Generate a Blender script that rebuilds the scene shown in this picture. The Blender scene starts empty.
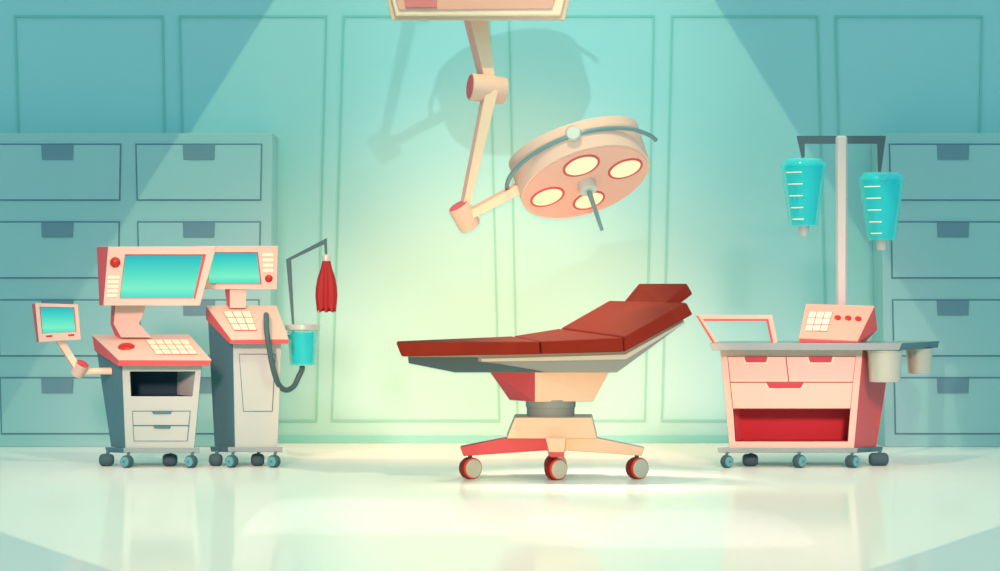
import bpy, bmesh, math, random
from mathutils import Vector, Matrix

# ------------------------------------------------------------------ frame
F = 2400.0            # focal length in pixels of the 1000 px wide frame
EYE = 1.323           # camera height
CX, CY = 500.0, 285.5
WALL = 20.16          # distance of the back wall
sc = bpy.context.scene
COL = sc.collection
random.seed(4)

def P(u, v, D):
    """world point measured at (u, v) in the photo and lying at distance D"""
    return Vector(((u - CX) * D / F, D, EYE - (v - CY) * D / F))
def PX(u, D, z):
    return Vector(((u - CX) * D / F, D, z))
def onplane(u, v, p, n):
    d = Vector(((u - CX) / F, 1.0, -(v - CY) / F)); o = Vector((0, 0, EYE))
    return o + d * ((p - o).dot(n) / d.dot(n))
def pts(lst, D): return [P(u, v, D) for u, v in lst]

# -------------------------------------------------------------- materials
def lin(c):
    c /= 255.0
    return c / 12.92 if c <= .04045 else ((c + .055) / 1.055) ** 2.4
def L3(rgb): return tuple(lin(c) for c in rgb)
MATS = {}
def mat(name, rgb, rough=.55, metal=0.0, spec=.25, noise=.05, nscale=9.0, linear=False):
    m = bpy.data.materials.new(name); m.use_nodes = True
    nt = m.node_tree; b = nt.nodes['Principled BSDF']
    c = rgb if linear else L3(rgb)
    tc = nt.nodes.new('ShaderNodeTexCoord'); no = nt.nodes.new('ShaderNodeTexNoise')
    no.inputs['Scale'].default_value = nscale; no.inputs['Detail'].default_value = 3
    nt.links.new(tc.outputs['Object'], no.inputs['Vector'])
    mx = nt.nodes.new('ShaderNodeMix'); mx.data_type = 'RGBA'
    mx.inputs[6].default_value = (*[x * (1 - noise) for x in c], 1)
    mx.inputs[7].default_value = (*[min(1, x * (1 + noise)) for x in c], 1)
    nt.links.new(no.outputs['Fac'], mx.inputs[0]); nt.links.new(mx.outputs[2], b.inputs['Base Color'])
    b.inputs['Roughness'].default_value = rough; b.inputs['Metallic'].default_value = metal
    b.inputs['Specular IOR Level'].default_value = spec
    MATS[name] = m
    return m
def emit(name, rgb, strength):
    m = bpy.data.materials.new(name); m.use_nodes = True; nt = m.node_tree
    b = nt.nodes['Principled BSDF']
    b.inputs['Base Color'].default_value = (*[x * .3 for x in L3(rgb)], 1)
    b.inputs['Emission Color'].default_value = (*L3(rgb), 1); b.inputs['Emission Strength'].default_value = strength
    b.inputs['Roughness'].default_value = .3
    MATS[name] = m
    return m

mat('wall_paint', (.34, .71, .72), .75, spec=.08, noise=.012, nscale=.7, linear=True)
mat('wall_trim_paint', (.22, .60, .55), .7, spec=.08, noise=.01, linear=True)
mat('baseboard_paint', (.20, .62, .62), .6, spec=.1, noise=.01, linear=True)
mat('cabinet_paint', (.33, .62, .62), .6, spec=.12, noise=.012, nscale=2, linear=True)
mat('cabinet_gap', (100, 144, 160), .7, spec=.1, noise=.01)
mat('cabinet_pull', (112, 152, 166), .6, spec=.1, noise=.01)
mat('cream_enamel', (.74, .56, .46), .4, spec=.25, noise=.01, linear=True)
mat('pale_enamel', (255, 226, 196), .35, spec=.3, noise=.01)
mat('blush_enamel_and_shade', (240, 178, 160), .35, spec=.3, noise=.01)
mat('coral_trim_shade', (212, 88, 92), .4, spec=.25, noise=.015)  # trim colour; on cream bodies it stands in for their shaded sides
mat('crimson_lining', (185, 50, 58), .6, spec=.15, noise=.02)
mat('rose_pull', (184, 72, 84), .5, spec=.2, noise=.01)
mat('rose_panel', (224, 132, 130), .4, spec=.25, noise=.01)
mat('red_button', (190, 40, 34), .3, spec=.4, noise=.01)
mat('ivory_key', (255, 246, 214), .4, spec=.25, noise=.01)
mat('slate_trim_shade', (.085, .22, .26), .6, spec=.12, noise=.02, linear=True)  # trim colour; on grey bodies it stands in for their shaded sides
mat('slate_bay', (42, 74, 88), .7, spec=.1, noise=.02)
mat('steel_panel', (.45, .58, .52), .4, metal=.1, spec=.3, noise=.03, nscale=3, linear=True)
mat('steel_edge', (160, 180, 178), .25, metal=.45, spec=.5, noise=.03)
mat('silver', (200, 206, 198), .3, metal=.15, spec=.5, noise=.02)
mat('grey_steel', (120, 152, 156), .28, metal=.3, spec=.5, noise=.02)
mat('slate_rubber', (66, 100, 108), .6, spec=.2, noise=.02)
mat('teal_hub', (98, 172, 178), .4, spec=.3, noise=.01)
mat('slate_pole', (72, 106, 114), .4, spec=.3, noise=.02)
mat('leather', (.15, .021, .014), .6, spec=.05, noise=.05, nscale=14, linear=True)
mat('lamp_enamel', (.80, .52, .40), .45, spec=.2, noise=.01, linear=True)
mat('lamp_cream', (.82, .58, .40), .45, spec=.2, noise=.01, linear=True)
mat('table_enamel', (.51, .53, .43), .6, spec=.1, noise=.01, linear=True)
mat('table_coral_shade', (.40, .085, .115), .6, spec=.1, noise=.015, linear=True)  # shaded tone of the cream table enamel, as a colour
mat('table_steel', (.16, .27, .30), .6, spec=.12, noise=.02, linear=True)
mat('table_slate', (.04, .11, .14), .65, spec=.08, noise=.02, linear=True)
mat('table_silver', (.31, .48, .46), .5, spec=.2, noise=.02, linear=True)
mat('dark_red_tyre', (110, 26, 26), .5, spec=.25, noise=.02)
mat('orange_tyre', (170, 62, 40), .45, spec=.25, noise=.02)
mat('red_rubber', (.36, .028, .03), .55, spec=.15, noise=.03, linear=True)
mat('hose_rubber', (70, 104, 108), .45, spec=.3, noise=.02)
mat('bucket_steel', (190, 204, 188), .3, metal=.25, spec=.5, noise=.03)
mat('cyan_liquid', (.01, .50, .60), .15, spec=.4, noise=.01, linear=True)
emit('lens_glow', (255, 232, 180), .95)

def clear(name, rgb, alpha):
    m = mat(name, rgb, .12, spec=.5, noise=.0)
    m.node_tree.nodes['Principled BSDF'].inputs['Alpha'].default_value = alpha
    return m
clear('cyan_plastic', (60, 255, 255), .42)

def screen_mat():
    m = bpy.data.materials.new('display'); m.use_nodes = True; nt = m.node_tree; b = nt.nodes['Principled BSDF']
    tc = nt.nodes.new('ShaderNodeTexCoord'); sp = nt.nodes.new('ShaderNodeSeparateXYZ'); r = nt.nodes.new('ShaderNodeValToRGB')
    nt.links.new(tc.outputs['Generated'], sp.inputs[0]); nt.links.new(sp.outputs['Z'], r.inputs[0])
    e = r.color_ramp.elements
    e[0].position = 0; e[0].color = (*L3((72, 226, 206)), 1)
    e[1].position = 1; e[1].color = (*L3((22, 190, 198)), 1)
    k = e.new(.22); k.color = (*L3((128, 246, 204)), 1)
    k = e.new(.55); k.color = (*L3((84, 228, 200)), 1)
    nt.links.new(r.outputs[0], b.inputs['Emission Color'])
    b.inputs['Emission Strength'].default_value = .92
    b.inputs['Base Color'].default_value = (.01, .03, .03, 1); b.inputs['Roughness'].default_value = .15
    b.inputs['Specular IOR Level'].default_value = .25
    MATS['display'] = m
screen_mat()

def floor_mat():
    m = bpy.data.materials.new('floor_polished'); m.use_nodes = True; nt = m.node_tree; nt.nodes.clear()
    out = nt.nodes.new('ShaderNodeOutputMaterial'); mx = nt.nodes.new('ShaderNodeMixShader')
    d = nt.nodes.new('ShaderNodeBsdfDiffuse'); g = nt.nodes.new('ShaderNodeBsdfGlossy')
    tc = nt.nodes.new('ShaderNodeTexCoord'); no = nt.nodes.new('ShaderNodeTexNoise'); no.inputs['Scale'].default_value = 1.2
    nt.links.new(tc.outputs['Object'], no.inputs['Vector'])
    c = nt.nodes.new('ShaderNodeMix'); c.data_type = 'RGBA'
    c.inputs[6].default_value = (.86, .885, .84, 1); c.inputs[7].default_value = (.88, .905, .86, 1)
    nt.links.new(no.outputs['Fac'], c.inputs[0]); nt.links.new(c.outputs[2], d.inputs['Color'])
    g.inputs['Color'].default_value = (.95, .98, .95, 1); g.inputs['Roughness'].default_value = .09
    mx.inputs[0].default_value = .24
    nt.links.new(d.outputs[0], mx.inputs[1]); nt.links.new(g.outputs[0], mx.inputs[2]); nt.links.new(mx.outputs[0], out.inputs[0])
    MATS['floor_polished'] = m
floor_mat()

# ---------------------------------------------------------- mesh builders
class MB:
    def __init__(s): s.v = []; s.f = []; s.m = []
    def add(s, vs, fs, mi=0):
        o = len(s.v); s.v += [Vector(x) for x in vs]
        for k, f in enumerate(fs):
            s.f.append([i + o for i in f]); s.m.append(mi[k] if isinstance(mi, (list, tuple)) else mi)
        return s
    def prism(s, a, b, mi=0, side=None):
        """solid between polygon a (front) and polygon b (back); side: {edge index: material index}"""
        n = len(a)
        fs = [list(range(n)), [n + i for i in range(n)][::-1]]; ms = [mi, mi]
        for i in range(n):
            j = (i + 1) % n
            fs.append([i, n + i, n + j, j]); ms.append((side or {}).get(i, mi))
        return s.add(list(a) + list(b), fs, ms)
    def ring(s, ao, ai, bo, bi, mi=0, inner=None):
        n = len(ao); fs = []; ms = []
        q = inner if inner is not None else mi
        for i in range(n):
            j = (i + 1) % n
            fs += [[i, j, n + j, n + i], [2*n + j, 2*n + i, 3*n + i, 3*n + j], [j, i, 2*n + i, 2*n + j], [n + i, n + j, 3*n + j, 3*n + i]]
            ms += [mi, mi, mi, q]
        return s.add(list(ao) + list(ai) + list(bo) + list(bi), fs, ms)
    def lathe(s, o, axis, prof, n=32, mi=0, caps=True, mod=None):
        """prof: [(height, radius)] along axis from o; mi may be a list per segment"""
        ax = Vector(axis).normalized()
        t = Vector((0, 0, 1)) if abs(ax.z) < .9 else Vector((1, 0, 0))
        e1 = ax.cross(t).normalized(); e2 = ax.cross(e1)
        vs = []; fs = []; ms = []
        for k, (h, r) in enumerate(prof):
            for i in range(n):
                a = 2 * math.pi * i / n
                rr, hh = (r, h) if mod is None else mod(a, h, r)
                vs.append(Vector(o) + ax * hh + e1 * (rr * math.cos(a)) + e2 * (rr * math.sin(a)))
        for k in range(len(prof) - 1):
            for i in range(n):
                j = (i + 1) % n
                fs.append([k*n + i, k*n + j, (k+1)*n + j, (k+1)*n + i]); ms.append(mi[k] if isinstance(mi, list) else mi)
        if caps:
            fs.append(list(range(n))[::-1]); ms.append(mi[0] if isinstance(mi, list) else mi)
            fs.append([(len(prof)-1)*n + i for i in range(n)]); ms.append(mi[-1] if isinstance(mi, list) else mi)
        return s.add(vs, fs, ms)
    def tube(s, path, rad, n=14, mi=0):
        m = len(path); vs = []; fs = []
        up = None
        for k, p in enumerate(path):
            t = (path[min(k+1, m-1)] - path[max(k-1, 0)]).normalized()
            if up is None:
                h = Vector((0, 1, 0)) if abs(t.y) < .9 else Vector((1, 0, 0))
                up = t.cross(h).normalized()
            up = (up - t * up.dot(t)).normalized(); w = t.cross(up)
            r = rad(k / (m - 1)) if callable(rad) else rad
            for i in range(n):
                a = 2 * math.pi * i / n
                vs.append(p + up * (r * math.cos(a)) + w * (r * math.sin(a)))
        for k in range(m - 1):
            for i in range(n):
                j = (i + 1) % n
                fs.append([k*n + i, k*n + j, (k+1)*n + j, (k+1)*n + i])
        fs.append(list(range(n))[::-1]); fs.append([(m-1)*n + i for i in range(n)])
        return s.add(vs, fs, mi)
    def build(s, name, mats, parent=None, bevel=0.0, smooth=False, seg=2):
        org = Vector((0, 0, 0))
        r = parent
        while r is not None:
            org = org + r.location; r = r.parent
        me = bpy.data.meshes.new(name)
        me.from_pydata([tuple(x - org) for x in s.v], [], s.f)
        for mname in ([mats] if isinstance(mats, str) else mats): me.materials.append(MATS[mname])
        for p, k in zip(me.polygons, s.m): p.material_index = k
        bm = bmesh.new(); bm.from_mesh(me)
        bmesh.ops.recalc_face_normals(bm, faces=bm.faces[:]); bm.to_mesh(me); bm.free()
        me.validate(); me.update()
        if smooth:
            for p in me.polygons: p.use_smooth = True
            me.set_sharp_from_angle(angle=math.radians(38))
        o = bpy.data.objects.new(name, me); COL.objects.link(o)
        if parent is not None: o.parent = parent
        if bevel:
            b = o.modifiers.new('Bevel', 'BEVEL'); b.width = bevel; b.segments = seg; b.limit_method = 'ANGLE'; b.angle_limit = math.radians(35)
            b.harden_normals = False
        return o

def thing(name, loc, label, cat, group=None):
    o = bpy.data.objects.new(name, None); COL.objects.link(o); o.location = loc
    o.empty_display_size = .1
    o['label'] = label; o['category'] = cat
    if group: o['group'] = group
    return o
def struct(o): o['kind'] = 'structure'; return o
def shift(ps, dx=0, dy=0, dz=0): return [Vector(p) + Vector((dx, dy, dz)) for p in ps]
def plate(name, quad, D, th, mats, parent, bevel=.002, **k):
    """flat plate whose front is traced at distance D - th and back at D"""
    a = pts(quad, D); return MB().prism(shift(a, dy=-th), a).build(name, mats, parent, bevel, **k)
def bil(c, s, t):   # corners TL TR BR BL
    return (c[0]*(1-s) + c[1]*s)*(1-t) + (c[3]*(1-s) + c[2]*s)*t
def catmull(ps, per=10):
    out = []
    q = [ps[0]*2 - ps[1]] + ps + [ps[-1]*2 - ps[-2]]
    for i in range(1, len(q) - 2):
        for k in range(per):
            t = k / per; a, b, c, d = q[i-1], q[i], q[i+1], q[i+2]
            out.append(.5*((2*b) + (c-a)*t + (2*a - 5*b + 4*c - d)*t*t + (3*b - a - 3*c + d)*t**3))
    out.append(ps[-1]); return out

# ------------------------------------------------------------- the setting
m = MB(); m.add([(-9, -2, 0), (9, -2, 0), (9, WALL, 0), (-9, WALL, 0)], [[0, 1, 2, 3]])
m.add([(-9, -2, -.1), (9, -2, -.1), (9, WALL, -.1), (-9, WALL, -.1)], [[0, 3, 2, 1]])
struct(m.build('floor', 'floor_polished'))
m = MB().prism([Vector(p) for p in ((-9, WALL, 0), (9, WALL, 0), (9, WALL, 6), (-9, WALL, 6))],
               [Vector(p) for p in ((-9, WALL+.15, 0), (9, WALL+.15, 0), (9, WALL+.15, 6), (-9, WALL+.15, 6))])
struct(m.build('wall_back', 'wall_paint'))
zb = EYE - (435.8 - CY) * WALL / F
m = MB().prism([Vector(p) for p in ((-9, WALL-.025, 0), (9, WALL-.025, 0), (9, WALL-.025, zb), (-9, WALL-.025, zb))],
               [Vector(p) for p in ((-9, WALL, 0), (9, WALL, 0), (9, WALL, zb), (-9, WALL, zb))])
struct(m.build('baseboard_back', 'baseboard_paint', bevel=.004))
for k, (tl, tr, br, bl) in enumerate([(14, 163.7, 170, 26), (178.5, 327.4, 317.5, 188), (342.7, 490.4, 500.5, 331),
                                      (508, 655, 646, 516.5), (671, 818.3, 829, 661), (834.4, 983, 974, 844)]):
    w = 2.1
    o = [(tl, 15.4), (tr, 15.4), (br, 421.6), (bl, 421.6)]
    i = [(tl + w, 15.4 + w), (tr - w, 15.4 + w), (br - w, 421.6 - w), (bl + w, 421.6 - w)]
    m = MB().ring(shift(pts(o, WALL), dy=-.01), shift(pts(i, WALL), dy=-.01), shift(pts(o, WALL), dy=.0), shift(pts(i, WALL), dy=.0))
    struct(m.build('trim_%d' % (k + 1), 'wall_trim_paint'))

# ---------------------------------------------------------------- cabinets
CD = WALL - .5        # distance of the cabinet fronts
def cabinet(u0t, u0b, u1t, u1b, cols, label):
    Dm = CD; zt = EYE - (133.3 - CY) * Dm / F
    base = PX((u0t + u1t) / 2, Dm + .25, 0)
    t = thing('drawer_cabinet', base, label, 'cabinet', 'drawer cabinets along the back wall')
    a = [PX(u0t, Dm, zt), PX(u1t, Dm, zt), PX(u1b, Dm, 0), PX(u0b, Dm, 0)]
    MB().prism(a, shift(a, dy=.49)).build('body', 'cabinet_paint', t, .006)
    rows = [(143.6, 200.8), (221.2, 278.6), (299.2, 356.6), (377, 434.4)]
    for r, (y0, y1) in enumerate(rows):
        for (l0, l1, c0, r0, r1) in cols:
            def lx(y): return l0 + (l1 - l0) * (y - 143.6) / 290.8
            def rx(y): return r0 + (r1 - r0) * (y - 143.6) / 290.8
            q = [(lx(y0), y0), (rx(y0), y0), (rx(y1), y1), (lx(y1), y1)]
            g = 1.5
            qi = [(lx(y0) + g, y0 + g), (rx(y0) - g, y0 + g), (rx(y1) - g, y1 - g), (lx(y1) + g, y1 - g)]
            m = MB()
            m.prism(shift(pts(q, Dm), dy=-.004), pts(q, Dm), 1)
            m.prism(shift(pts(qi, Dm), dy=-.012), shift(pts(qi, Dm), dy=-.003), 0)
            d = m.build('drawer', ['cabinet_paint', 'cabinet_gap'], t)
            h = 16.2
            plate('pull', [(c0 - 16.2, y0 + g), (c0 + 16.2, y0 + g), (c0 + 15.4, y0 + h), (c0 - 15.4, y0 + h)], Dm - .012, .006, 'cabinet_pull', d, .001)
    return t
cabinet(-34, -34, 272.3, 269.5, [(-6, 1, 57.5, 121.5, 116.5), (135.3, 142, 199, 262.4, 257.5)],
        'wide blue-green drawer cabinet against the wall behind the two monitor consoles')
cabinet(880.6, 885, 1042, 1040, [(888.6, 894.6, 953, 1017, 1012)],
        'blue-green drawer cabinet against the wall behind the hanging drip bottles and steel buckets')

# ----------------------------------------------------------- shared pieces
def caster_hub(u, v, D, parent, side, r=.0455, w=.06, yaw=30, name='caster'):
    """caster whose hub turns towards the viewer; side -1: hub shows left of the tyre, +1: right"""
    c = P(u, v, D); ps = math.radians(yaw) * side
    ax = Vector((math.sin(ps), -math.cos(ps), 0))
    c = Vector((c.x, c.y, r))
    m = MB().lathe(c - ax*w, ax, [(0, r*.55), (.003, r*.86), (.012, r), (w-.012, r), (w-.002, r*.9), (w, r*.82)], 36, 0)
    t = m.build(name, ['slate_rubber'], parent, smooth=True)
    MB().lathe(c, ax, [(-.004, r*.8), (.003, r*.78), (.005, r*.5), (.005, r*.3), (.009, r*.28)], 32, 0).build('hub', 'teal_hub', t, smooth=True)
    MB().lathe(c + ax*.008, ax, [(0, r*.2), (.005, r*.16)], 20).build('axle', 'slate_trim_shade', t, smooth=True)
    mid = c - ax*w*.6
    MB().tube([mid + Vector((0, 0, r*.6)), mid + Vector((.004, 0, r*1.3 - .0)), mid + Vector((.016, 0, .108 - r))], .011).build('stem', 'slate_trim_shade', t, smooth=True)
    return t
def caster_side(u, D, parent, w=.105, r=.0455):
    c = P(u, 461, D); c.z = r
    ax = Vector((1, 0, 0))
    m = MB().lathe(c - ax*w/2, ax, [(0, r*.55), (.006, r*.78), (.02, r*.96), (.034, r), (w-.034, r), (w-.02, r*.96), (w-.006, r*.78), (w, r*.55)], 36)
    t = m.build('caster', 'slate_rubber', parent, smooth=True)
    MB().tube([c + Vector((0, 0, r*.6)), c + Vector((.008, 0, r*1.2)), c + Vector((.018, 0, .11 - r))], .012).build('stem', 'slate_trim_shade', t, smooth=True)
    return t
def keypad(corners, nx, ny, n, parent, gap=.1, h=.006, name='keypad'):
    """corners on the panel plane, n the panel's normal"""
    c = corners
    m = MB().prism([p + n*.003 for p in c], [p - n*.002 for p in c])
    kp = m.build(name, 'coral_trim_shade', parent)
    for j in range(ny):
        for i in range(nx):
            s0, s1 = (i + gap*.5) / nx, (i + 1 - gap*.5) / nx
            t0, t1 = (j + gap*.4) / ny, (j + 1 - gap*1.0) / ny
            q = [bil(c, s0, t0), bil(c, s1, t0), bil(c, s1, t1), bil(c, s0, t1)]
            MB().prism([p + n*h for p in q], [p + n*.002 for p in q]).build('key', 'ivory_key', kp, .0012)
    return kp
def nrm(a, b, c, toward=Vector((0, -1, .3))):
    n = (b - a).cross(c - a).normalized()
    return n if n.dot(toward) > 0 else -n
def dome(c, n, r, parent, name='button', squash=.7, m='red_button'):
    prof = [(0, r)] + [(r*squash*math.sin(a), r*math.cos(a)) for a in [math.radians(x) for x in (15, 30, 45, 60, 75, 86)]]
    return MB().lathe(c, n, prof, 28).build(name, m, parent, smooth=True)
def screen(parent, face, back, hole, disp, D, Db, name='screen', bars=(), button=None, led=()):
    """monitor head: housing with bezel, red rim, display, bars and button"""
    a = pts(face, D)
    n = len(face)
    hs = MB().prism(shift(a, dy=.02), pts(back, Db), 0, {3: 1}).build(name, ['cream_enamel', 'coral_trim_shade'], parent, .004)  # left side in coral: shade of the cream housing put into colour
    MB().ring(a, pts(hole, D), shift(a, dy=.022), shift(pts(hole, D), dy=.022), 0).build('bezel', 'cream_enamel', hs, .004)
    h = pts(hole, D); d = pts(disp, D)
    MB().ring(shift(h, dy=.004), shift(d, dy=.012), shift(h, dy=.021), shift(d, dy=.021)).build('rim', 'coral_trim_shade', hs)
    g = shift(d, dy=.013)
    MB().prism(g, shift(g, dy=.006)).build('display', 'display', hs)
    for q in bars:
        plate('indicator_bar', q, D + .0005, .005, 'ivory_key', hs, .001)
    for q in led:
        plate('indicator_light', q, D + .0005, .004, 'red_button', hs, .001)
    if button:
        u, v, r = button
        dome(P(u, v, D), Vector((0, -1, 0)), r * D / F, hs)
    return hs

# =============================================== left console with monitors
D0, D1 = 17.45, 17.86
t = thing('monitor_console', PX(158, 17.65, 0),
          'grey wheeled console with big tilted monitor and a small monitor on a side arm', 'console')
fq = [(122.1, 365), (201.7, 365), (194, 448.2), (125.5, 448.2)]
bq = [(97.2, 351), (176, 351), (176, 446.6), (111.6, 446.6)]
hole = [(129.8, 371.4), (195.4, 371.4), (192.4, 396.4), (130.9, 396.4)]
fo, ho, bo = pts(fq, D0), pts(hole, D0), pts(bq, D1)
m = MB().ring(fo, ho, shift(fo, dy=.025), shift(ho, dy=.025))
m.prism([fo[1] + Vector((-.03, .02, 0)), fo[1] + Vector((0, .02, 0)), fo[2] + Vector((0, .02, 0)), fo[2] + Vector((-.03, .02, 0))],
        [bo[1] + Vector((-.03, 0, 0)), bo[1], bo[2], bo[2] + Vector((-.03, 0, 0))])
bi = [bo[0] + Vector((.02, 0, 0)), bo[1], bo[2], bo[3] + Vector((.02, 0, 0))]
m.prism(bi, shift(bi, dy=-.02))
body = m.build('body', 'steel_panel', t, .003)
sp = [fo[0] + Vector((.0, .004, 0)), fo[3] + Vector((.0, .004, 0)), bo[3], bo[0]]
MB().prism(shift(sp, dx=-.004), shift(sp, dx=.03)).build('side_panel', 'slate_trim_shade', t, .002)  # slate paints the shade on the left side of the grey body
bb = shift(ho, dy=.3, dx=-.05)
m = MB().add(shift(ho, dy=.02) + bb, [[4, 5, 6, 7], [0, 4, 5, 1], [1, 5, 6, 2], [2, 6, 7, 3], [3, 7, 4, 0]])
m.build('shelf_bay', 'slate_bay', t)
for (y0, y1, l0, l1, r0, r1, p0, p1) in [(410.8, 425.4, 132.2, 132.9, 190.7, 189.3, 152, 172), (425.4, 441.1, 132.9, 133.7, 189.3, 187.7, 153.3, 171.2)]:
    q = [(l0, y0), (r0, y0), (r1, y1), (l1, y1)]; g = .8
    qi = [(l0+g, y0+g), (r0-g, y0+g), (r1-g, y1-g*.6), (l1+g, y1-g*.6)]
    m = MB().prism(shift(pts(q, D0), dy=-.003), pts(q, D0), 1).prism(shift(pts(qi, D0), dy=-.009), shift(pts(qi, D0), dy=-.002), 0)
    d = m.build('drawer', ['steel_panel', 'slate_trim_shade'], t)
    plate('pull', [(p0, y0+.6), (p1, y0+.6), (p1-1.2, y0+3.2), (p0+1.2, y0+3.2)], D0-.009, .007, 'slate_trim_shade', d, .001)
# base slab
fb = [(123.3, 447.9), (199.9, 447.9), (199.4, 453), (123.6, 453)]; bk = [(105, 447.2), (182, 447.2), (182, 452.2), (106.3, 452.2)]
MB().prism(pts(fb, D0-.02), pts(bk, D1+.02), 0, {3: 1}).build('base', ['steel_edge', 'slate_trim_shade'], t, .003)  # left end in slate as its painted shade
caster_hub(124.5, 461, 17.40, t, -1); caster_hub(188.7, 461, 17.40, t, -1)
caster_side(106.6, 17.58, t); caster_side(170, 17.58, t)
# sloping tray
T0, T1 = 17.36, 17.84
tl, tr, br, bl = P(92, 335.6, T1), P(189, 335.2, T1), P(211.5, 360.7, T0), P(118.4, 360.4, T0)
bot = [P(94.5, 351, T1), P(188, 351, T1), P(209, 366, T0), P(118, 366, T0)]
MB().prism([tl, tr, br, bl], bot).build('console_tray', 'coral_trim_shade', t, .003)
n = nrm(tl, tr, br, Vector((0, -.3, 1)))
MB().prism([p + n*.009 for p in (tl, tr, br, bl)], [p + n*.0 for p in (tl, tr, br, bl)]).build('control_panel', 'cream_enamel', t, .003)
o_ = br + n*.009
c = [onplane(u, v, o_, n) for u, v in ((145.5, 340.2), (187.6, 340.2), (198, 354.8), (156, 354.8))]
keypad(c, 5, 3, n, t)
dome(onplane(126.3, 347.3, o_, n), n, 8.6 * 17.6 / F, t, squash=.45)
# neck and big monitor
nf = [(115.5, 303), (147.6, 303), (139, 324), (151.5, 337.5), (121, 337.5), (113.7, 324)]
nb = [(111.3, 303), (143, 303), (135, 324), (147, 337.5), (115.5, 337.5), (110.3, 324)]
MB().prism(pts(nf, 17.72), pts(nb, 17.83), 0, {4: 1, 5: 1}).build('neck', ['cream_enamel', 'coral_trim_shade'], t, .003)  # left edges coral, shade of the cream neck painted in
face = [(108, 246.6), (216.3, 246.3), (199.8, 305.6), (103.2, 305.6)]
back = [(96.6, 246.8), (205, 246.8), (190, 305.4), (99.2, 305.4)]
hole = [(125, 254.4), (206, 254.4), (195.2, 298.6), (119.6, 298.6)]
disp = [(125.2, 255.8), (202.6, 255.8), (193.2, 297.9), (119.8, 297.9)]
bars = [[(108.0 - .42*i, 275.9 + 4.55*i), (119.4 - .5*i, 275.9 + 4.55*i), (119.2 - .5*i, 278.6 + 4.55*i), (107.8 - .42*i, 278.6 + 4.55*i)] for i in range(5)]
screen(t, face, back, hole, disp, 17.55, 17.74, bars=bars, button=(115.2, 262.4, 5.3))
# side arm with small monitor
j = P(79.6, 369.2, 17.60)
ax = Vector((.5, -.35, .85)).normalized()
MB().tube([P(112, 371, 17.66), P(100, 371.0, 17.65), P(84, 371.8, 17.63)], lambda s: .023 + .004*(1-s), 16).build('side_arm', 'pale_enamel', t, smooth=True)
jt = MB().lathe(j - ax*.05, ax, [(0, .046), (.004, .051), (.1, .051)], 30).build('arm_joint', 'cream_enamel', t, smooth=True)
MB().lathe(j + ax*.049, ax, [(0, .051), (.004, .048), (.004, .0)], 30).build('joint_cap', 'coral_trim_shade', jt, smooth=True)
af = [(56.5, 341), (65, 341), (80.5, 366), (74.5, 369)]
MB().prism(pts(af, 17.56), shift(pts(af, 17.56), dx=-.02, dy=.05), 0, {3: 1}).build('monitor_arm', ['pale_enamel', 'blush_enamel_and_shade'], t, .003)  # left edge in blush imitates the shaded side of the arm
face = [(34.9, 303.1), (77.8, 304.4), (81, 339.6), (38.8, 342.4)]
back = [(31.6, 304), (74, 305), (77, 339.8), (36.5, 342.4)]
hole = [(39.4, 306.9), (74.2, 307.5), (76.3, 332.2), (42.2, 333.6)]
disp = [(40.2, 307.6), (73.0, 308), (75.3, 331.8), (42.6, 333.3)]
led = [[(46.3, 335.6), (52.4, 335.1), (52.5, 336.8), (46.4, 337.2)], [(68.1, 334.5), (74.3, 334), (74.5, 335.7), (68.2, 336.2)]]
screen(t, face, back, hole, disp, 17.48, 17.6, name='small_screen', led=led)

# =================================================== second machine (right)
E0, E1 = 17.5, 17.9
t = thing('anesthesia_machine', PX(250, 17.7, 0),
          'tall narrow grey wheeled machine with keypad, monitor and black hose, nearest the red bellows', 'machine')
fq = [(233, 343), (281.4, 343), (277.7, 447.4), (235, 447.4)]
bq = [(208.4, 320), (258, 320), (256, 446.2), (215, 446.2)]
fo, bo = pts(fq, E0), pts(bq, E1)
fi = [fo[0] + Vector((.001, 0, 0)), fo[1], fo[2], fo[3] + Vector((.001, 0, 0))]; bi = [bo[0] + Vector((.07, 0, 0)), bo[1], bo[2], bo[3] + Vector((.07, 0, 0))]
MB().prism(fi, bi).build('body', 'steel_panel', t, .003)
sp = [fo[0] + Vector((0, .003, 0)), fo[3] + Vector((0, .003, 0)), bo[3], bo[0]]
MB().prism(shift(sp, dx=-.003), shift(sp, dx=.02)).build('side_panel', 'slate_trim_shade', t, .001)  # dark slate imitates shade on the machine's left side
q = [(238.9, 353.8), (275.6, 353.8), (272.7, 411.5), (243.2, 411.5)]
qi = [(239.7, 354.6), (274.8, 354.6), (272.0, 410.8), (243.9, 410.8)]
MB().prism(shift(pts(q, E0), dy=-.003), shift(pts(q, E0), dy=.002), 1).prism(shift(pts(qi, E0), dy=-.008), shift(pts(qi, E0), dy=-.002), 0).build('access_panel', ['steel_panel', 'slate_trim_shade'], t)
fb = [(227.8, 447), (283, 447), (282.5, 452.2), (228.2, 452.2)]; bk = [(210, 446.4), (262, 446.4), (262, 451.6), (211, 451.6)]
MB().prism(pts(fb, E0-.02), pts(bk, E1+.02), 0, {3: 1}).build('base', ['steel_edge', 'slate_trim_shade'], t, .003)  # slate left end paints in the shade of the slab
caster_hub(229.4, 461, 17.42, t, -1); caster_hub(271.7, 461, 17.42, t, -1)
caster_side(215.8, 17.6, t, w=.095); caster_side(257.7, 17.6, t, w=.095)
T0, T1 = 17.4, 17.88
tl, tr, br, bl = P(205.9, 306.4, T1), P(276.5, 306.4, T1), P(288.7, 339.7, T0), P(231, 340.2, T0)
bot = [P(206, 319.5, T1), P(275, 319.5, T1), P(288.3, 344, T0), P(230, 344.2, T0)]
MB().prism([tl, tr, br, bl], bot).build('console_tray', 'coral_trim_shade', t, .003)
n = nrm(tl, tr, br, Vector((0, -.3, 1)))
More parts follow.
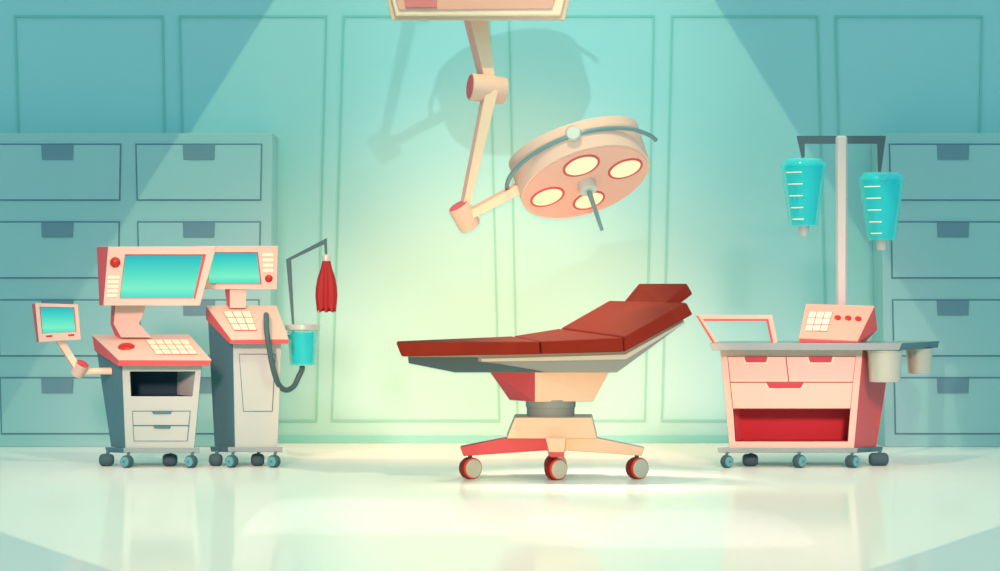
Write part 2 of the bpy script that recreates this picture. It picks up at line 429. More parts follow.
MB().prism([p + n*.009 for p in (tl, tr, br, bl)], [tl, tr, br, bl]).build('control_panel', 'cream_enamel', t, .003)
o_ = br + n*.009
c = [onplane(u, v, o_, n) for u, v in ((222.7, 311.8), (250.4, 311.8), (257, 330.8), (234.2, 330.8))]
keypad(c, 3, 3, n, t)
nf = [(229.8, 287), (246, 287), (246, 308), (229.8, 308)]; nb = [(224.6, 287), (241, 287), (243, 308), (227, 308)]
MB().prism(pts(nf, 17.8), pts(nb, 17.9), 0, {3: 1}).build('neck', ['cream_enamel', 'coral_trim_shade'], t, .003)  # coral left edge imitates shade on the cream neck
face = [(197, 246), (278, 245.8), (277, 289.4), (206, 289.2)]
back = [(190.8, 246), (270, 246), (269, 288.8), (203.6, 288.8)]
hole = [(204, 252.3), (257.8, 252.3), (261.6, 284.4), (209.5, 284.4)]
disp = [(204.2, 252.9), (256.8, 252.9), (260.2, 283.4), (209.6, 283.4)]
bars = [[(262.2 + .3*i, 253.2 + 5.2*i), (273.2, 253.2 + 5.2*i), (273.2, 256.4 + 5.2*i), (262.3 + .3*i, 256.4 + 5.2*i)] for i in range(4)]
screen(t, face, back, hole, disp, 17.78, 17.9, bars=bars, button=(268.8, 278.5, 3.9))
# hose
start = onplane(266.5, 321, o_, n)
hp = [start - n*.01, start + n*.05, P(266.6, 330, 17.38), P(269.6, 350, 17.37), P(273.5, 370, 17.42), P(278.5, 384, 17.5), P(285.5, 390, 17.58),
      P(293.5, 386.5, 17.64), P(299, 376, 17.67), P(302, 369.5, 17.665), P(302.1, 366.4, 17.66)]
MB().tube(catmull(hp, 8), 2.75 * 17.5 / F, 16).build('hose', 'hose_rubber', t, smooth=True)
# bent pole on a bracket behind the canister
po = [(285.9, 259.4), (326.7, 238), (327.2, 254.3), (325, 254.3), (324, 244.2), (291, 259.9), (294.2, 327), (292.2, 327)]
MB().prism(pts(po, 17.80), shift(pts(po, 17.80), dy=.025), 0).build('pole', 'slate_pole', t, .002)
MB().prism(pts([(274, 335), (294.5, 335), (294.5, 339), (274, 339)], 17.81), pts([(274, 335), (294.5, 335), (294.5, 339), (274, 339)], 17.835)).prism(
    pts([(292, 325), (294.5, 325), (294.5, 339), (292, 339)], 17.80), pts([(292, 325), (294.5, 325), (294.5, 339), (292, 339)], 17.83)).build('bracket', 'slate_pole', t, .001)

# canister
CDp = 17.655; mp = CDp / F
c0 = P(302.4, 365, CDp)
t = thing('suction_canister', c0, 'cyan canister with flat grey lid clipped beside the machine with the hose', 'canister')
H = 35.5 * mp
sh = MB().lathe(c0, (0, 0, 1), [(0, 11.6*mp), (.006, 12.6*mp), (.03, 12.8*mp), (H, 14.9*mp)], 40).build('cup', 'cyan_plastic', t, smooth=True)
MB().lathe(c0 + Vector((0, 0, .012)), (0, 0, 1), [(0, 10*mp), (.004, 10.6*mp), (H*.86, 11.6*mp)], 36).build('liquid', 'cyan_liquid', t, smooth=True)
MB().lathe(c0 + Vector((0, 0, H)), (0, 0, 1), [(-.002, 16.2*mp), (.002, 17*mp), (4.4*mp, 17.1*mp), (4.9*mp, 16.6*mp)], 40).build('lid', 'silver', t, smooth=True)

# bellows
BD = 17.81; mp = BD / F
top = P(326.4, 254.6, BD)
t = thing('ventilator_bellows', top, 'ribbed red rubber bellows hanging from the bent dark pole', 'bellows')
MB().lathe(top, (0, 0, -1), [(0, 4.0*mp), (.003, 4.3*mp), (6.4*mp, 4.3*mp)], 28).build('cap', 'silver', t, smooth=True)
prof = [(6, 3.9), (7, 4.2), (14, 5.6), (24, 8.2), (33, 9.6), (41, 10), (48, 9.4), (53, 8.8), (55.5, 8.5)]
def rib(a, h, r):
    k = math.cos(8*a) ; w = min(1, max(0, (h/mp - 9) / 14))
    j = max(0, (h/mp - 48) / 7.5)
    return r * (1 + .11*w*k), h + j*2.4*mp*k
MB().lathe(top, (0, 0, -1), [(h*mp, r*mp) for h, r in prof], 108, mod=rib).build('bag', 'red_rubber', t, smooth=True)

# ============================================================ supply trolley
G0, G1 = 17.45, 17.95
t = thing('supply_trolley', PX(800, 17.7, 0),
          'cream wheeled supply trolley with coral shaded sides, three drawers, open lower bay and steel top', 'trolley')
fq = [(720.6, 350), (862.7, 350), (854, 448), (729.6, 448)]
bq = [(745, 349), (891, 349), (876, 446.5), (750, 446.5)]
hole = [(733, 409), (850.6, 409), (848, 441.6), (735.4, 441.6)]
fo, ho, bo = pts(fq, G0), pts(hole, G0), pts(bq, G1)
m = MB().ring(fo, ho, shift(fo, dy=.025), shift(ho, dy=.025))
m.build('front_frame', 'cream_enamel', t, .004)
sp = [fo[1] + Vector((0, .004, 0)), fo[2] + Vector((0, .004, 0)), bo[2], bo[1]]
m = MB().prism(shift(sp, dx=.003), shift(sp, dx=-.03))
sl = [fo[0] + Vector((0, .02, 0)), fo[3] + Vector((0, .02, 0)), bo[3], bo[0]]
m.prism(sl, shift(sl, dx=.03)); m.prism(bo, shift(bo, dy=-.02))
m.build('shaded_sides', 'coral_trim_shade', t, .003)  # coral imitates the shade on the sides of the cream body
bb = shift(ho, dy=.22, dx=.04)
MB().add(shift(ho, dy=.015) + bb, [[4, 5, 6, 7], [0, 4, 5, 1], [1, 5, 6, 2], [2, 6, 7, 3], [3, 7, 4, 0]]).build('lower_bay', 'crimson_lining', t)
for (q, pl) in [([(727.3, 356.2), (785.8, 356.2), (788.6, 382.2), (729.9, 382.2)], (744.3, 767.6, 746, 766, 362.4)),
                ([(785.8, 356.2), (856, 356.2), (853, 382.2), (788.6, 382.2)], (808.4, 832.6, 810, 831, 362.4)),
                ([(729.9, 382.2), (853, 382.2), (850.5, 408.8), (732.6, 408.8)], (766, 804, 769.6, 800.5, 388.2))]:
    g = .55
    qi = [(q[0][0]+g, q[0][1]+g), (q[1][0]-g, q[1][1]+g), (q[2][0]-g, q[2][1]-g), (q[3][0]+g, q[3][1]-g)]
    m = MB().prism(shift(pts(q, G0), dy=-.003), shift(pts(q, G0), dy=.002), 1).prism(shift(pts(qi, G0), dy=-.010), shift(pts(qi, G0), dy=-.002), 0)
    d = m.build('drawer', ['cream_enamel', 'rose_pull'], t)
    a0, a1, b0, b1, y1 = pl; y0 = q[0][1] + g
    plate('pull_surround', [(a0-1.6, y0), (a1+1.6, y0), (b1+1.8, y1+1.3), (b0-1.8, y1+1.3)], G0-.010, .003, 'pale_enamel', d, .001)
    plate('pull', [(a0, y0+.1), (a1, y0+.1), (b1, y1), (b0, y1)], G0-.013, .003, 'rose_pull', d, .0008)
CT = EYE - (343.2 - CY) * 17.30 / F        # counter top height
cb = EYE - (350.2 - CY) * 17.30 / F
f_ = [PX(709.8, 17.30, CT), PX(902, 17.30, CT), PX(899, 17.30, cb), PX(712, 17.30, cb)]
b_ = [PX(722, 18.0, CT), PX(939.5, 18.0, CT), PX(938, 18.0, cb), PX(724, 18.0, cb)]
MB().prism(f_, b_, 0, {1: 1}).build('counter_top', ['steel_edge', 'slate_trim_shade'], t, .003)  # right end in slate: shaded side of the steel, as colour
fb = [(717.2, 448), (857.8, 448), (857, 452.9), (718.4, 452.9)]; bk = [(735, 446.5), (883, 446.5), (882, 451.4), (737, 451.4)]
MB().prism(pts(fb, G0-.02), pts(bk, G1+.02), 0, {1: 1}).build('base', ['steel_edge', 'slate_trim_shade'], t, .003)  # slate right end is painted shade
caster_hub(729.4, 461, 17.40, t, 1, yaw=33); caster_hub(802.4, 461, 17.40, t, 1, r=.048, w=.065, yaw=38); caster_hub(856.4, 461, 17.40, t, 1, w=.08, yaw=40)
caster_side(750.2, 17.58, t, .11); caster_side(878.6, 17.62, t, .14, .048)
HD = 17.6
ho_ = [(697, 315), (772.4, 315), (777.8, 344), (773.6, 344), (768.2, 319.2), (702.5, 319.2), (719.3, 344), (714.6, 344)]
hin = [(698, 315.3), (771.6, 315.3), (776.6, 344), (772.4, 344), (767, 321), (701.5, 321), (717, 344), (714, 344)]
hd = MB().prism(pts(ho_, HD), shift(pts(ho_, HD), dy=.02)).build('push_handle', 'cream_enamel', t, .003)
hl = [(697, 315.6), (698.5, 315.6), (716.4, 344), (714, 344)]
MB().prism(shift(pts(hl, HD), dy=-.003, dx=-.005), shift(pts(hl, HD), dy=.024, dx=-.005)).build('shaded_grip_edge', 'coral_trim_shade', hd, .001)  # coral strip imitates the shaded thickness of the bar
hl = [(703, 319), (768.4, 319), (773.8, 344), (771.8, 344), (766.8, 320.9), (704, 320.9)]
MB().prism(pts(hl, HD + .001), shift(pts(hl, HD), dy=.022)).build('shaded_grip_edge', 'coral_trim_shade', hd, .001)  # shaded inner thickness of the bar, put into coral

# control box on the trolley
base = PX(835, 17.65, CT)
t = thing('control_box', base, 'sloped pink control box with keypad and three red knobs on the trolley top', 'control box')
lp = [PX(799.6, 17.5, CT + .001), P(798.8, 338.8, 17.5), P(805.8, 304.6, 17.78), P(812, 322, 17.86), PX(806, 17.78, CT + .001)]
rp = [PX(858.2, 17.5, CT + .001), P(857.5, 341.6, 17.5), P(874.6, 306.4, 17.78), P(877.6, 329.7, 17.86), PX(866, 17.78, CT + .001)]
MB().prism(lp, rp).build('housing', 'coral_trim_shade', t, .003)
tl, tr, br, bl = lp[2], rp[2], rp[1], lp[1]
n = nrm(tl, tr, br, Vector((0, -1, .5)))
MB().prism([p + n*.008 for p in (tl, tr, br, bl)], [p - n*.001 for p in (tl, tr, br, bl)]).build('front_panel', 'blush_enamel_and_shade', t, .003)
o_ = (tl + tr + br + bl) / 4 + n*.008
c = [onplane(u, v, o_, n) for u, v in ((809, 312), (832.6, 312.4), (826.8, 331.8), (804.4, 331.4))]
keypad(c, 3, 3, n, t, gap=.09)
for u, v in ((837.8, 317.9), (848.2, 318.3), (858.3, 319)):
    p = onplane(u, v, o_, n)
    MB().lathe(p, n, [(0, .024), (.006, .024), (.008, .021)], 24).build('knob', 'red_button', t, smooth=True)

# drip stand
PD = 17.91; mp = PD / F
base = PX(841.5, PD, CT + .001)
t = thing('iv_stand', base, 'tall steel drip stand with dark crossbar rising behind the control box', 'drip stand')
zt = P(841.5, 135.7, PD).z
MB().lathe(base, (0, 0, 1), [(0, .06), (.012, .06), (.016, .045)], 32).build('foot_plate', 'grey_steel', t, smooth=True)
q = 5.6 * mp
pq0 = [base + Vector((x*q, y*q, .01)) for x, y in ((-.92, -.45), (.92, -.45), (.92, .6), (-.92, .6))]
pq1 = [Vector((841.4*0 + (841.4-CX)*mp + x*q, PD + y*q, zt)) for x, y in ((-1.06, -.45), (1.06, -.45), (1.06, .6), (-1.06, .6))]
MB().prism(pq0, pq1).build('pole', 'silver', t, .014, seg=1)
hk = [(796.6, 135.8), (886, 135.8), (881, 172.3), (878.2, 172.3), (877.4, 143.7), (804.9, 143.7), (804.6, 158.2), (801.9, 158.2)]
MB().prism(pts(hk, PD - .005), shift(pts(hk, PD), dy=.018)).build('crossbar', 'slate_pole', t, .002)

def bottle(cu, vt, label):
    D = PD + .005; mp = D / F
    top = P(cu, vt, D)
    t = thing('infusion_bottle', top, label, 'drip bottle', 'drip bottles on the stand')
    dn = Vector((0, 0, -1))
    MB().lathe(top, dn, [(0, 17.5*mp), (.002, 18.6*mp), (6.6*mp, 23*mp), (8.3*mp, 23*mp), (8.3*mp, 21*mp)], 8 * 5).build('cap', 'cyan_plastic', t, smooth=True)
    MB().lathe(top + dn*8*mp, dn, [(0, 22.6*mp), (59*mp, 14.4*mp), (60*mp, 13.6*mp)], 40).build('bottle', 'cyan_plastic', t, smooth=True)
    MB().lathe(top + dn*3*mp, dn, [(0, 16*mp), (3*mp, 18.5*mp), (8*mp, 18.6*mp), (63*mp, 11.4*mp)], 40).build('liquid', 'cyan_liquid', t, smooth=True)
    MB().lathe(top + dn*67.5*mp, dn, [(0, 6*mp), (1*mp, 5.6*mp), (10*mp, 4.2*mp)], 24).build('nozzle', 'silver', t, smooth=True)
    for x0, x1, y in ((-18.6, -4.5, 14.6), (-16.6, -3.5, 26.2), (-15.2, -3, 37.8), (-13.7, -2.4, 49.6), (-12.1, -1.9, 61)):
        f = (y - 8) / 59; r = (22.6 + (14.4 - 22.6)*f + .12) * mp
        a0, a1 = math.asin(max(-1, x0*mp/r)), math.asin(x1*mp/r)
        N = 8; vs = []
        for s_, rr in ((0, r + .0015), (0, r - .001)):
            for h in (y - .55, y + .55):
                for k in range(N + 1):
                    a = a0 + (a1 - a0)*k/N
                    r2 = rr + (22.6-14.4)*mp*0
                    vs.append(top + Vector((math.sin(a)*r2, -math.cos(a)*r2, -h*mp)))
        w = N + 1; fs = []
        for k in range(N):
            fs += [[k, k+1, w+k+1, w+k], [2*w+k+1, 2*w+k, 3*w+k, 3*w+k+1], [k+1, k, 2*w+k, 2*w+k+1], [w+k, w+k+1, 3*w+k+1, 3*w+k]]
        MB().add(vs, fs).build('scale_mark', 'ivory_key', t)
    return t
bottle(803.6, 158.5, 'cyan drip bottle hanging higher, on the side of the stand nearer the table')
bottle(881.4, 172.6, 'cyan drip bottle hanging lower, in front of the drawer cabinet')

def bucket(u0, u1, b0, b1, v1, D, label):
    mp = D / F; z0 = P(0, v1, D).z; zt = cb - .001
    c = PX((u0 + u1)/2, D, z0)
    t = thing('steel_bucket', c, label, 'bucket', 'buckets under the trolley top')
    r0, r1 = (b1 - b0)/2*mp, (u1 - u0)/2*mp; H = zt - z0
    MB().lathe(c, (0, 0, 1), [(0, r0*.95), (.004, r0), (H, r1), (H, r1 - .006), (.012, r0 - .008)], 40).build('pail', 'bucket_steel', t, smooth=True)
    MB().lathe(c + Vector((0, 0, H - .018)), (0, 0, 1), [(0, r1), (.003, r1 + .004), (.014, r1 + .005), (.017, r1)], 40, caps=False).build('rim', 'bucket_steel', t, smooth=True)
bucket(867.4, 902, 869.7, 900.7, 382, 17.44, 'larger steel bucket hanging under the counter overhang against the coral shaded side')
bucket(905.8, 932.8, 908.3, 930.7, 373.5, 17.86, 'smaller steel bucket hanging at the outer tip of the trolley top')

# =========================================================== operating table
A0, A1 = 16.3, 16.95
t = thing('operating_table', PX(553, 16.62, 0),
          'red-brown leather operating table with raised backrest on cream wheeled pedestal with coral shaded side', 'operating table')
def cushion(name, f, b, D=A0, Db=A1):
    MB().prism(pts(f, D), pts(b, Db)).build(name, 'leather', t, .012, seg=3)
cushion('leg_cushion', [(396, 342), (539.7, 341.4), (540.6, 354.2), (401.6, 356.5)], [(397, 341.2), (512.6, 336.2), (514, 349), (403, 354)])
cushion('seat_cushion', [(540.9, 341.2), (623.2, 337.4), (624.2, 352), (541.8, 354)], [(513.6, 336), (559.6, 328.4), (562, 343), (515.2, 349)])
cushion('back_cushion', [(624.2, 336.8), (686.6, 302), (693.4, 314.6), (625.2, 352)], [(560.6, 328), (609.8, 300), (617, 312), (562.6, 343)])
cushion('headrest', [(662, 306), (687, 282.8), (693.4, 294), (674, 309)], [(622, 303.5), (639, 282.8), (646, 294), (631, 307)], 16.48, 16.86)
uf = [(407.7, 356), (408.7, 363.3), (422.4, 363.3), (454.5, 372.4), (617, 372.4), (626, 366), (684.5, 323.2), (683, 319), (624.8, 351.4), (541, 353.8)]
ub = [(407.7, 353), (408.7, 360.3), (422.4, 360.3), (454.5, 369), (560, 369), (566, 362), (610, 320), (609, 316), (563, 342), (515, 348)]
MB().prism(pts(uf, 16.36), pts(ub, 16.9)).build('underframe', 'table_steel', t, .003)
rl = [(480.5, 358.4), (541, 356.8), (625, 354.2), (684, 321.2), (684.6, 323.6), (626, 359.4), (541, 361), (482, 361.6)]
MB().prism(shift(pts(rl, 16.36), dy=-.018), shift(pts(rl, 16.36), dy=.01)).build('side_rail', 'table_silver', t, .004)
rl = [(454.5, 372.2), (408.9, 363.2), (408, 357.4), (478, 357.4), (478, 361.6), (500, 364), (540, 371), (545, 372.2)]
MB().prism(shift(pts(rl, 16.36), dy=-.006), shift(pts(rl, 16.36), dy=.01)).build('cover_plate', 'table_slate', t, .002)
# upper pedestal
z1 = EYE - (372.2 - CY) * 16.4 / F; z0 = EYE - (402 - CY) * 16.4 / F
topl = [PX(535, 16.40, z1), PX(609.8, 16.55, z1), PX(575, 16.9, z1), PX(488.5, 16.75, z1)]
botl = [PX(535, 16.40, z0), PX(593.6, 16.5, z0), PX(566, 16.8, z0), PX(509.3, 16.7, z0)]
MB().prism(topl, botl, 0, {3: 1}).build('pedestal_head', ['table_enamel', 'table_coral_shade'], t, .005)  # left face coral: shade on the cream head painted in
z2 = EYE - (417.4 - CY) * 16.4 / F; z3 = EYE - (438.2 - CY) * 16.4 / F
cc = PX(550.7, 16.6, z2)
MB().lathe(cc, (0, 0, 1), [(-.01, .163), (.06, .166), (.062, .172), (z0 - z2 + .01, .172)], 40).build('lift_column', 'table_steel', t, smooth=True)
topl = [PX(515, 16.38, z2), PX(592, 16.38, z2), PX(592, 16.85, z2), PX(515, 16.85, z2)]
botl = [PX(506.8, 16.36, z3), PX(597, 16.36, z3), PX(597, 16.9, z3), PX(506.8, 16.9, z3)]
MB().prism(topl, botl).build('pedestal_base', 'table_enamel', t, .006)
q = [(517.5, 421), (589.5, 421), (593, 437), (511, 437)]
LD = 16.38
lf = [(460, 447.1), (506.8, 438), (550, 438), (550, 450.2), (463.5, 456.2)]
MB().prism(pts(lf, LD), shift(pts(lf, LD), dy=.14)).build('leg', 'table_coral_shade', t, .005)  # left leg coral as the shaded counterpart of the cream one
lf = [(562, 438), (596.6, 438), (644.6, 447.8), (641.8, 455.8), (562, 450.2)]
MB().prism(pts(lf, LD), shift(pts(lf, LD), dy=.14)).build('leg', 'table_enamel', t, .005)
lf = [(545.6, 438), (566, 438), (564.2, 452.6), (549.4, 452.6)]; lk = [(545.6, 438.4), (566, 438.4), (566, 451), (546, 451)]
lg = MB().prism(pts(lf, 16.27), pts(lk, 16.45)).build('leg', 'table_enamel', t, .005)
MB().prism(pts([(548.6, 452.2), (564.4, 452.2), (563.8, 456.8), (549.6, 456.8)], 16.265), pts([(548, 452), (564, 452), (563.8, 456), (549, 456)], 16.42)).build('foot_cap', 'table_coral_shade', lg, .002)
lk = [PX(546, 16.8, .28), PX(565, 16.8, .28), PX(563, 16.8, .168), PX(550, 16.8, .168)]
MB().prism(lk, shift(lk, dy=-.16)).build('leg', 'table_coral_shade', t, .005)
def big_wheel(u, D):
    r = 10.9 * 16.33 / F; w = .084; ps = math.radians(35)
    ax = Vector((math.sin(ps), -math.cos(ps), 0))
    c = PX(u + .6, D, r)
    m = MB().lathe(c - ax*w, ax, [(0, r*.7), (.006, r*.93), (.016, r), (w - .012, r), (w - .003, r*.97), (w, r*.9)], 44, [0, 0, 0, 1, 1])
    wh = m.build('caster', ['dark_red_tyre', 'orange_tyre'], t, smooth=True)
    MB().lathe(c, ax, [(-.004, r*.86), (.004, r*.85), (.006, r*.82), (.009, r*.1)], 40).build('hub', 'table_silver', wh, smooth=True)
    mid = c - ax*w*.5
    MB().tube([mid + Vector((0, 0, r*.9)), mid + Vector((0, 0, r*1.2)), mid + Vector((0, 0, .172 - r))], .014).build('stem', 'table_slate', wh, smooth=True)
big_wheel(473, 16.38); big_wheel(558.6, 16.30); big_wheel(640, 16.38); big_wheel(558.0, 16.7)

# ============================================================= surgical lamp
SD = 15.5; mp = SD / F
t = thing('surgical_lamp', P(478, 10, 15.6), 'ceiling-mounted surgical lamp with jointed arm and four round lights above the table', 'surgical lamp')
zc = 3.55
def edge(u, v, k): return u + k*v
fq = [P(391.4, 20.6, 15.4), P(565.2, 20.6, 15.4), PX(584, 15.4, zc), PX(372.6, 15.4, zc)]
MB().prism(fq, [p + Vector((0, .36, .055 if k < 2 else 0)) for k, p in enumerate(fq)]).build('ceiling_mount', 'lamp_cream', t, .008)
pq = [P(396, 16.4, 15.4), P(560.6, 16.4, 15.4), PX(577, 15.4, zc - .06), PX(379, 15.4, zc - .06)]
mo = shift(pq, dy=-.02)
cp = MB().prism(mo, pq).build('cover_panel', 'pale_enamel', t, .01)
pq = [P(398.9, 10.2, 15.38), P(552, 8.8, 15.38), PX(566, 15.38, zc - .16), PX(386, 15.38, zc - .16)]
MB().prism(shift(pq, dy=-.008), pq).build('inset_panel', 'blush_enamel_and_shade', cp, .003)
pq = [P(406.2, 7.4, 15.37), P(437, 7.4, 15.37), P(437, -9, 15.37), P(403, -9, 15.37)]
MB().prism(shift(pq, dy=-.006), shift(pq, dy=.004)).build('service_hatch', 'rose_panel', cp, .002)
AD = 15.55
def arm(name, f, sh, D, dep=.09, left=(3,)):
    MB().prism(pts(f, D), shift(pts(f, D), dx=-sh*D/F, dy=dep), 0, {k: 1 for k in left}).build(name, ['lamp_cream', 'blush_enamel_and_shade'], t, .003)  # left edges in blush: shaded side of the cream arm, as colour
arm('upper_arm', [(469.5, 18), (488, 18), (495.2, 80), (485, 80)], 6.5, AD)
jx = Vector((1, .3, -.1)).normalized()
j1 = P(487.5, 88.8, AD + .02)
J = MB().lathe(j1 - jx*.118, jx, [(0, .083), (.006, .089), (.225, .089), (.236, .082)], 40).build('arm_joint', 'lamp_enamel', t, smooth=True)
MB().lathe(j1 - jx*.117, -jx, [(0, .081), (.004, .078)], 36).build('joint_cap', 'coral_trim_shade', J, smooth=True)
arm('lower_arm', [(486, 90), (498.4, 90), (470.2, 206), (463.2, 206)], 4, AD - .06, .07)
kx = Vector((.5, .34, -.85)).normalized()
j2 = P(464.6, 216.5, AD - .02)
J = MB().lathe(j2 - kx*.085, kx, [(0, .069), (.005, .073), (.155, .073), (.166, .066)], 40).build('arm_joint', 'lamp_enamel', t, smooth=True)
MB().lathe(j2 - kx*.084, -kx, [(0, .067), (.004, .064)], 36).build('joint_cap', 'coral_trim_shade', J, smooth=True)
fa = [(469, 211.5), (523, 182), (526, 191), (471.6, 219.5)]
MB().prism(pts(fa, AD - .07), shift(pts(fa, AD - .07), dx=-.012, dy=.07, dz=.018), 0, {0: 1}).build('forearm', ['lamp_cream', 'blush_enamel_and_shade'], t, .003)  # blush edge paints in the shaded side of the forearm
# head
C_ = P(586, 182.8, SD)
U = Vector((.954, 0, .299)); V = Vector((.1346, .893, -.429)); N = Vector((.267, -.45, -.852))
U.normalize(); N = (N - U*N.dot(U)).normalized(); V = N.cross(U); V = V if V.y > 0 else -V
R = 66.8 * mp; TH = 42 * mp
def ring_prof(o, prof, n=96):
    return MB().lathe(o, -N, prof, n)
TH = 45.7 * mp
hm = MB().lathe(C_, -N, [(.004, R*.965), (.0, R*.985), (.004, R), (.02, R), (.024, R*1.004), (TH*.985, R*1.02), (TH, R*1.0), (TH, R*.6)], 96)
for k, p in enumerate(hm.v):          # the back of the housing is cut at a slant
    hv = (p - C_).dot(-N); vv = (p - C_).dot(V) / R
    hm.v[k] = p - N * (hv * .30 * vv)
hd = hm.build('lamp_head', 'lamp_enamel', t, smooth=True)
MB().lathe(C_ + N*.001, -N, [(0, R*.955), (.01, R*.955)], 96).build('lamp_face', 'blush_enamel_and_shade', hd, smooth=True)
for a, b, rr in ((-.9, -37.5, 19), (41.5, -4.5, 18), (-41, 3.2, 17.8), (-1, 36.5, 17)):
    o = C_ + U*(a*mp) + V*(b*mp) + N*.001
    r = rr * mp
    rg = MB().lathe(o, N, [(0, r*1.0), (.006, r), (.008, r*.96), (.008, r*.88), (.0, r*.86)], 48).build('light_ring', 'coral_trim_shade', hd, smooth=True)
    MB().lathe(o + N*.0015, N, [(0, r*.885), (.003, r*.86), (.006, r*.5), (.007, .002)], 48).build('lens', 'lens_glow', rg, smooth=True)
kn = MB().lathe(C_ - N*.002, N, [(0, 9*mp), (.004, 9.2*mp), (10*mp, 9.2*mp), (10.6*mp, 8.6*mp)], 32).build('handle_socket', 'silver', hd, smooth=True)
MB().lathe(C_ + N*10*mp, N, [(0, 2.6*mp), (4*mp, 2.6*mp), (46*mp, 1.6*mp), (46.5*mp, 1*mp)], 18).build('handle', 'grey_steel', hd, smooth=True)
mc = C_ - N*(17.5*mp)
path = []
for k in range(41):
    a = math.radians(184 + 169*k/40)
    r = (69 + 8.5*abs(math.cos(a))**3 + (2.5 if k > 36 else 0)*(k - 36)/4) * mp
    path.append(mc + U*(r*math.cos(a)) + V*(r*math.sin(a)))
rail = MB().tube(path, 2.2*mp, 14).build('grab_rail', 'grey_steel', hd, smooth=True)
kd = (-V + N*.1).normalized()
ko = mc - V*(66.5*mp)
MB().lathe(ko, kd, [(0, 5.5*mp), (3*mp, 7.2*mp), (7*mp, 7.4*mp), (8.6*mp, 6.4*mp)], 32).build('rail_knob', 'silver', hd, smooth=True)

# ---------------------------------------------------------------- lighting
w = bpy.data.worlds.new('World'); sc.world = w; w.use_nodes = True
bg = w.node_tree.nodes['Background']; bg.inputs[1].default_value = 1.0
wt = w.node_tree; wtc = wt.nodes.new('ShaderNodeTexCoord'); wsp = wt.nodes.new('ShaderNodeSeparateXYZ'); wmx = wt.nodes.new('ShaderNodeMix')
wmx.data_type = 'RGBA'; wmx.clamp_factor = True
HORIZON = (.10, .36, .57); ZENITH = (.89, 1.09, .90)       # room light: from around and from overhead
wmx.inputs[6].default_value = (*HORIZON, 1); wmx.inputs[7].default_value = (*ZENITH, 1)
wt.links.new(wtc.outputs['Generated'], wsp.inputs[0]); wt.links.new(wsp.outputs['Z'], wmx.inputs[0]); wt.links.new(wmx.outputs[2], bg.inputs[0])

def lamp(name, kind, loc, energy, color, target=None, **kw):
    l = bpy.data.lights.new(name, kind); l.energy = energy; l.color = color
    for k, v in kw.items(): setattr(l, k, v)
    o = bpy.data.objects.new(name, l); COL.objects.link(o); o.location = loc
    if target is not None:
        o.rotation_euler = (Vector(target) - Vector(loc)).to_track_quat('-Z', 'Y').to_euler()
    return o
# framing projector: a lamp whose shutters throw a wedge of light on wall and floor
AP = 6.66; LDp = 13.5
pr = lamp('shutter_projector', 'POINT', (-.05, LDp, AP), 630, (1, .88, .47), shadow_soft_size=.012)
pl = pr.data; pl.use_nodes = True; nt = pl.node_tree
em = nt.nodes['Emission']
geo = nt.nodes.new('ShaderNodeNewGeometry')
sep = nt.nodes.new('ShaderNodeSeparateXYZ')
tcn = nt.nodes.new('ShaderNodeTexCoord')
nt.links.new(tcn.outputs['Normal'], sep.inputs[0])
def M(op, a, b=None, c=None):
    n_ = nt.nodes.new('ShaderNodeMath'); n_.operation = op
    for i, x in enumerate((a, b, c)):
        if x is None: continue
        if isinstance(x, (int, float)): n_.inputs[i].default_value = x
        else: nt.links.new(x, n_.inputs[i])
    return n_.outputs[0]
down = M('MAXIMUM', M('MULTIPLY', sep.outputs[2], -1.0), .001)
p_ = M('ABSOLUTE', M('DIVIDE', sep.outputs[0], down))
q_ = M('DIVIDE', sep.outputs[1], down)
def step(x, lo, hi):
    n_ = nt.nodes.new('ShaderNodeMapRange'); n_.clamp = True
    nt.links.new(x, n_.inputs[0]); n_.inputs[1].default_value = lo; n_.inputs[2].default_value = hi; n_.inputs[3].default_value = 0; n_.inputs[4].default_value = 1
    return n_.outputs[0]
side = step(M('SUBTRACT', .632, p_), 0, .006)
# front shutter: q > q0 + 1.98 |p| seen from the lamp
front = step(M('SUBTRACT', q_, M('MULTIPLY_ADD', p_, 1.98, -.88)), 0, .01)
nt.links.new(M('MULTIPLY', side, front), em.inputs['Strength'])
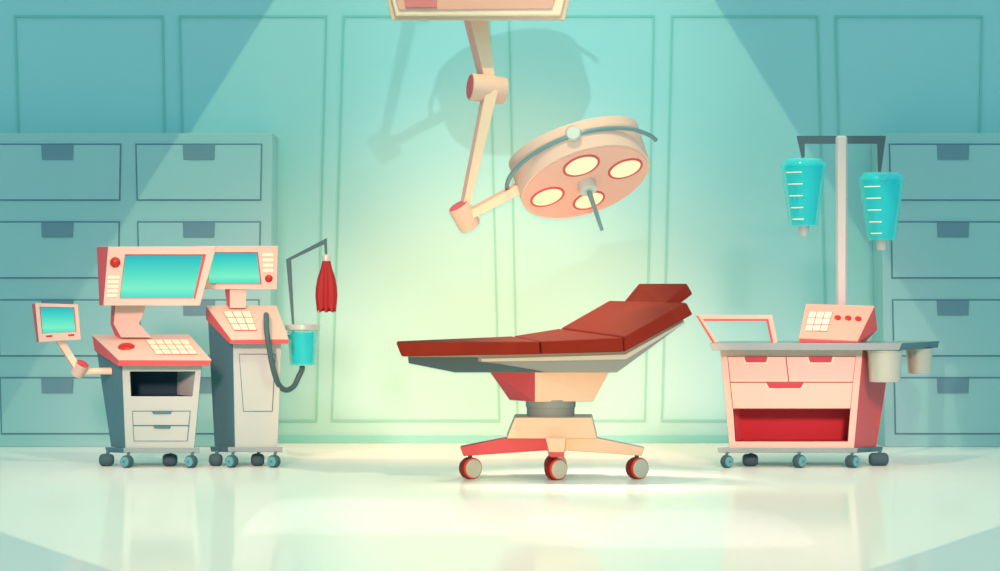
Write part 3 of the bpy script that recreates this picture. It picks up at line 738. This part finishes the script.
# two added warm fills, behind viewer and over table, for the wall glow
lamp('warm_beam', 'SPOT', (0, -.4, EYE + .06), 16500, (1, .35, .125), target=(0, WALL, .4), spot_size=math.radians(12), spot_blend=1.0, shadow_soft_size=.06)
lamp('back_wash', 'SPOT', (0, 17.0, 3.75), 560, (1, .31, .09), target=(0, WALL, .35), spot_size=math.radians(78), spot_blend=1.0, shadow_soft_size=.25)
# added fill that brightens the table top, no real lamp there
lamp('table_top_fill', 'SPOT', (.0, 17.5, 3.9), 1080, (1, .82, .56), target=(.45, 16.66, 1.0), spot_size=math.radians(33), spot_blend=.9, shadow_soft_size=.3)
# added warm fill for each trolley group, not lamps of the room
for sx in (-1, 1):
    lamp('cart_fill', 'SPOT', (sx*3.4, 7.5, 4.6), 5600, (1, .45, .40), target=(sx*2.25, 17.4, .9), spot_size=math.radians(16), spot_blend=.9, shadow_soft_size=.9)
# low lamp throwing the surgical lamp's shadow on the wall
lamp('low_spot', 'SPOT', (1.44, 5.1, .15), 1800, (.9, 1, .95), target=(.3, WALL, 3.0), spot_size=math.radians(15), spot_blend=1.0, shadow_soft_size=.03)
# two unseen area lights added to lay pale patches on the floor
for nm, x0, x1, d0, d1 in (('patch_light', -1.4, .51, 12.73, 14.94), ('patch_light', .1, 1.62, 12.1, 14.14)):
    lamp(nm, 'AREA', ((x0 + x1)/2, (d0 + d1)/2, 5.2), 0.45 * (x1-x0)*(d1-d0), (1, .72, .95), shape='RECTANGLE', size=x1 - x0, size_y=d1 - d0, spread=math.radians(.4))
# ------------------------------------------------------------------ camera
cam = bpy.data.cameras.new('camera'); co = bpy.data.objects.new('camera', cam); COL.objects.link(co)
cam.sensor_fit = 'HORIZONTAL'; cam.sensor_width = 36; cam.lens = 36 * F / 1000; cam.clip_end = 200
co.location = (0, 0, EYE); co.rotation_euler = (math.pi/2, 0, 0)
sc.camera = co
vs = sc.view_settings
sc.display_settings.display_device = 'sRGB'
vs.view_transform = 'Standard'; vs.look = 'None'; vs.exposure = 0; vs.gamma = 1; vs.use_curve_mapping = False
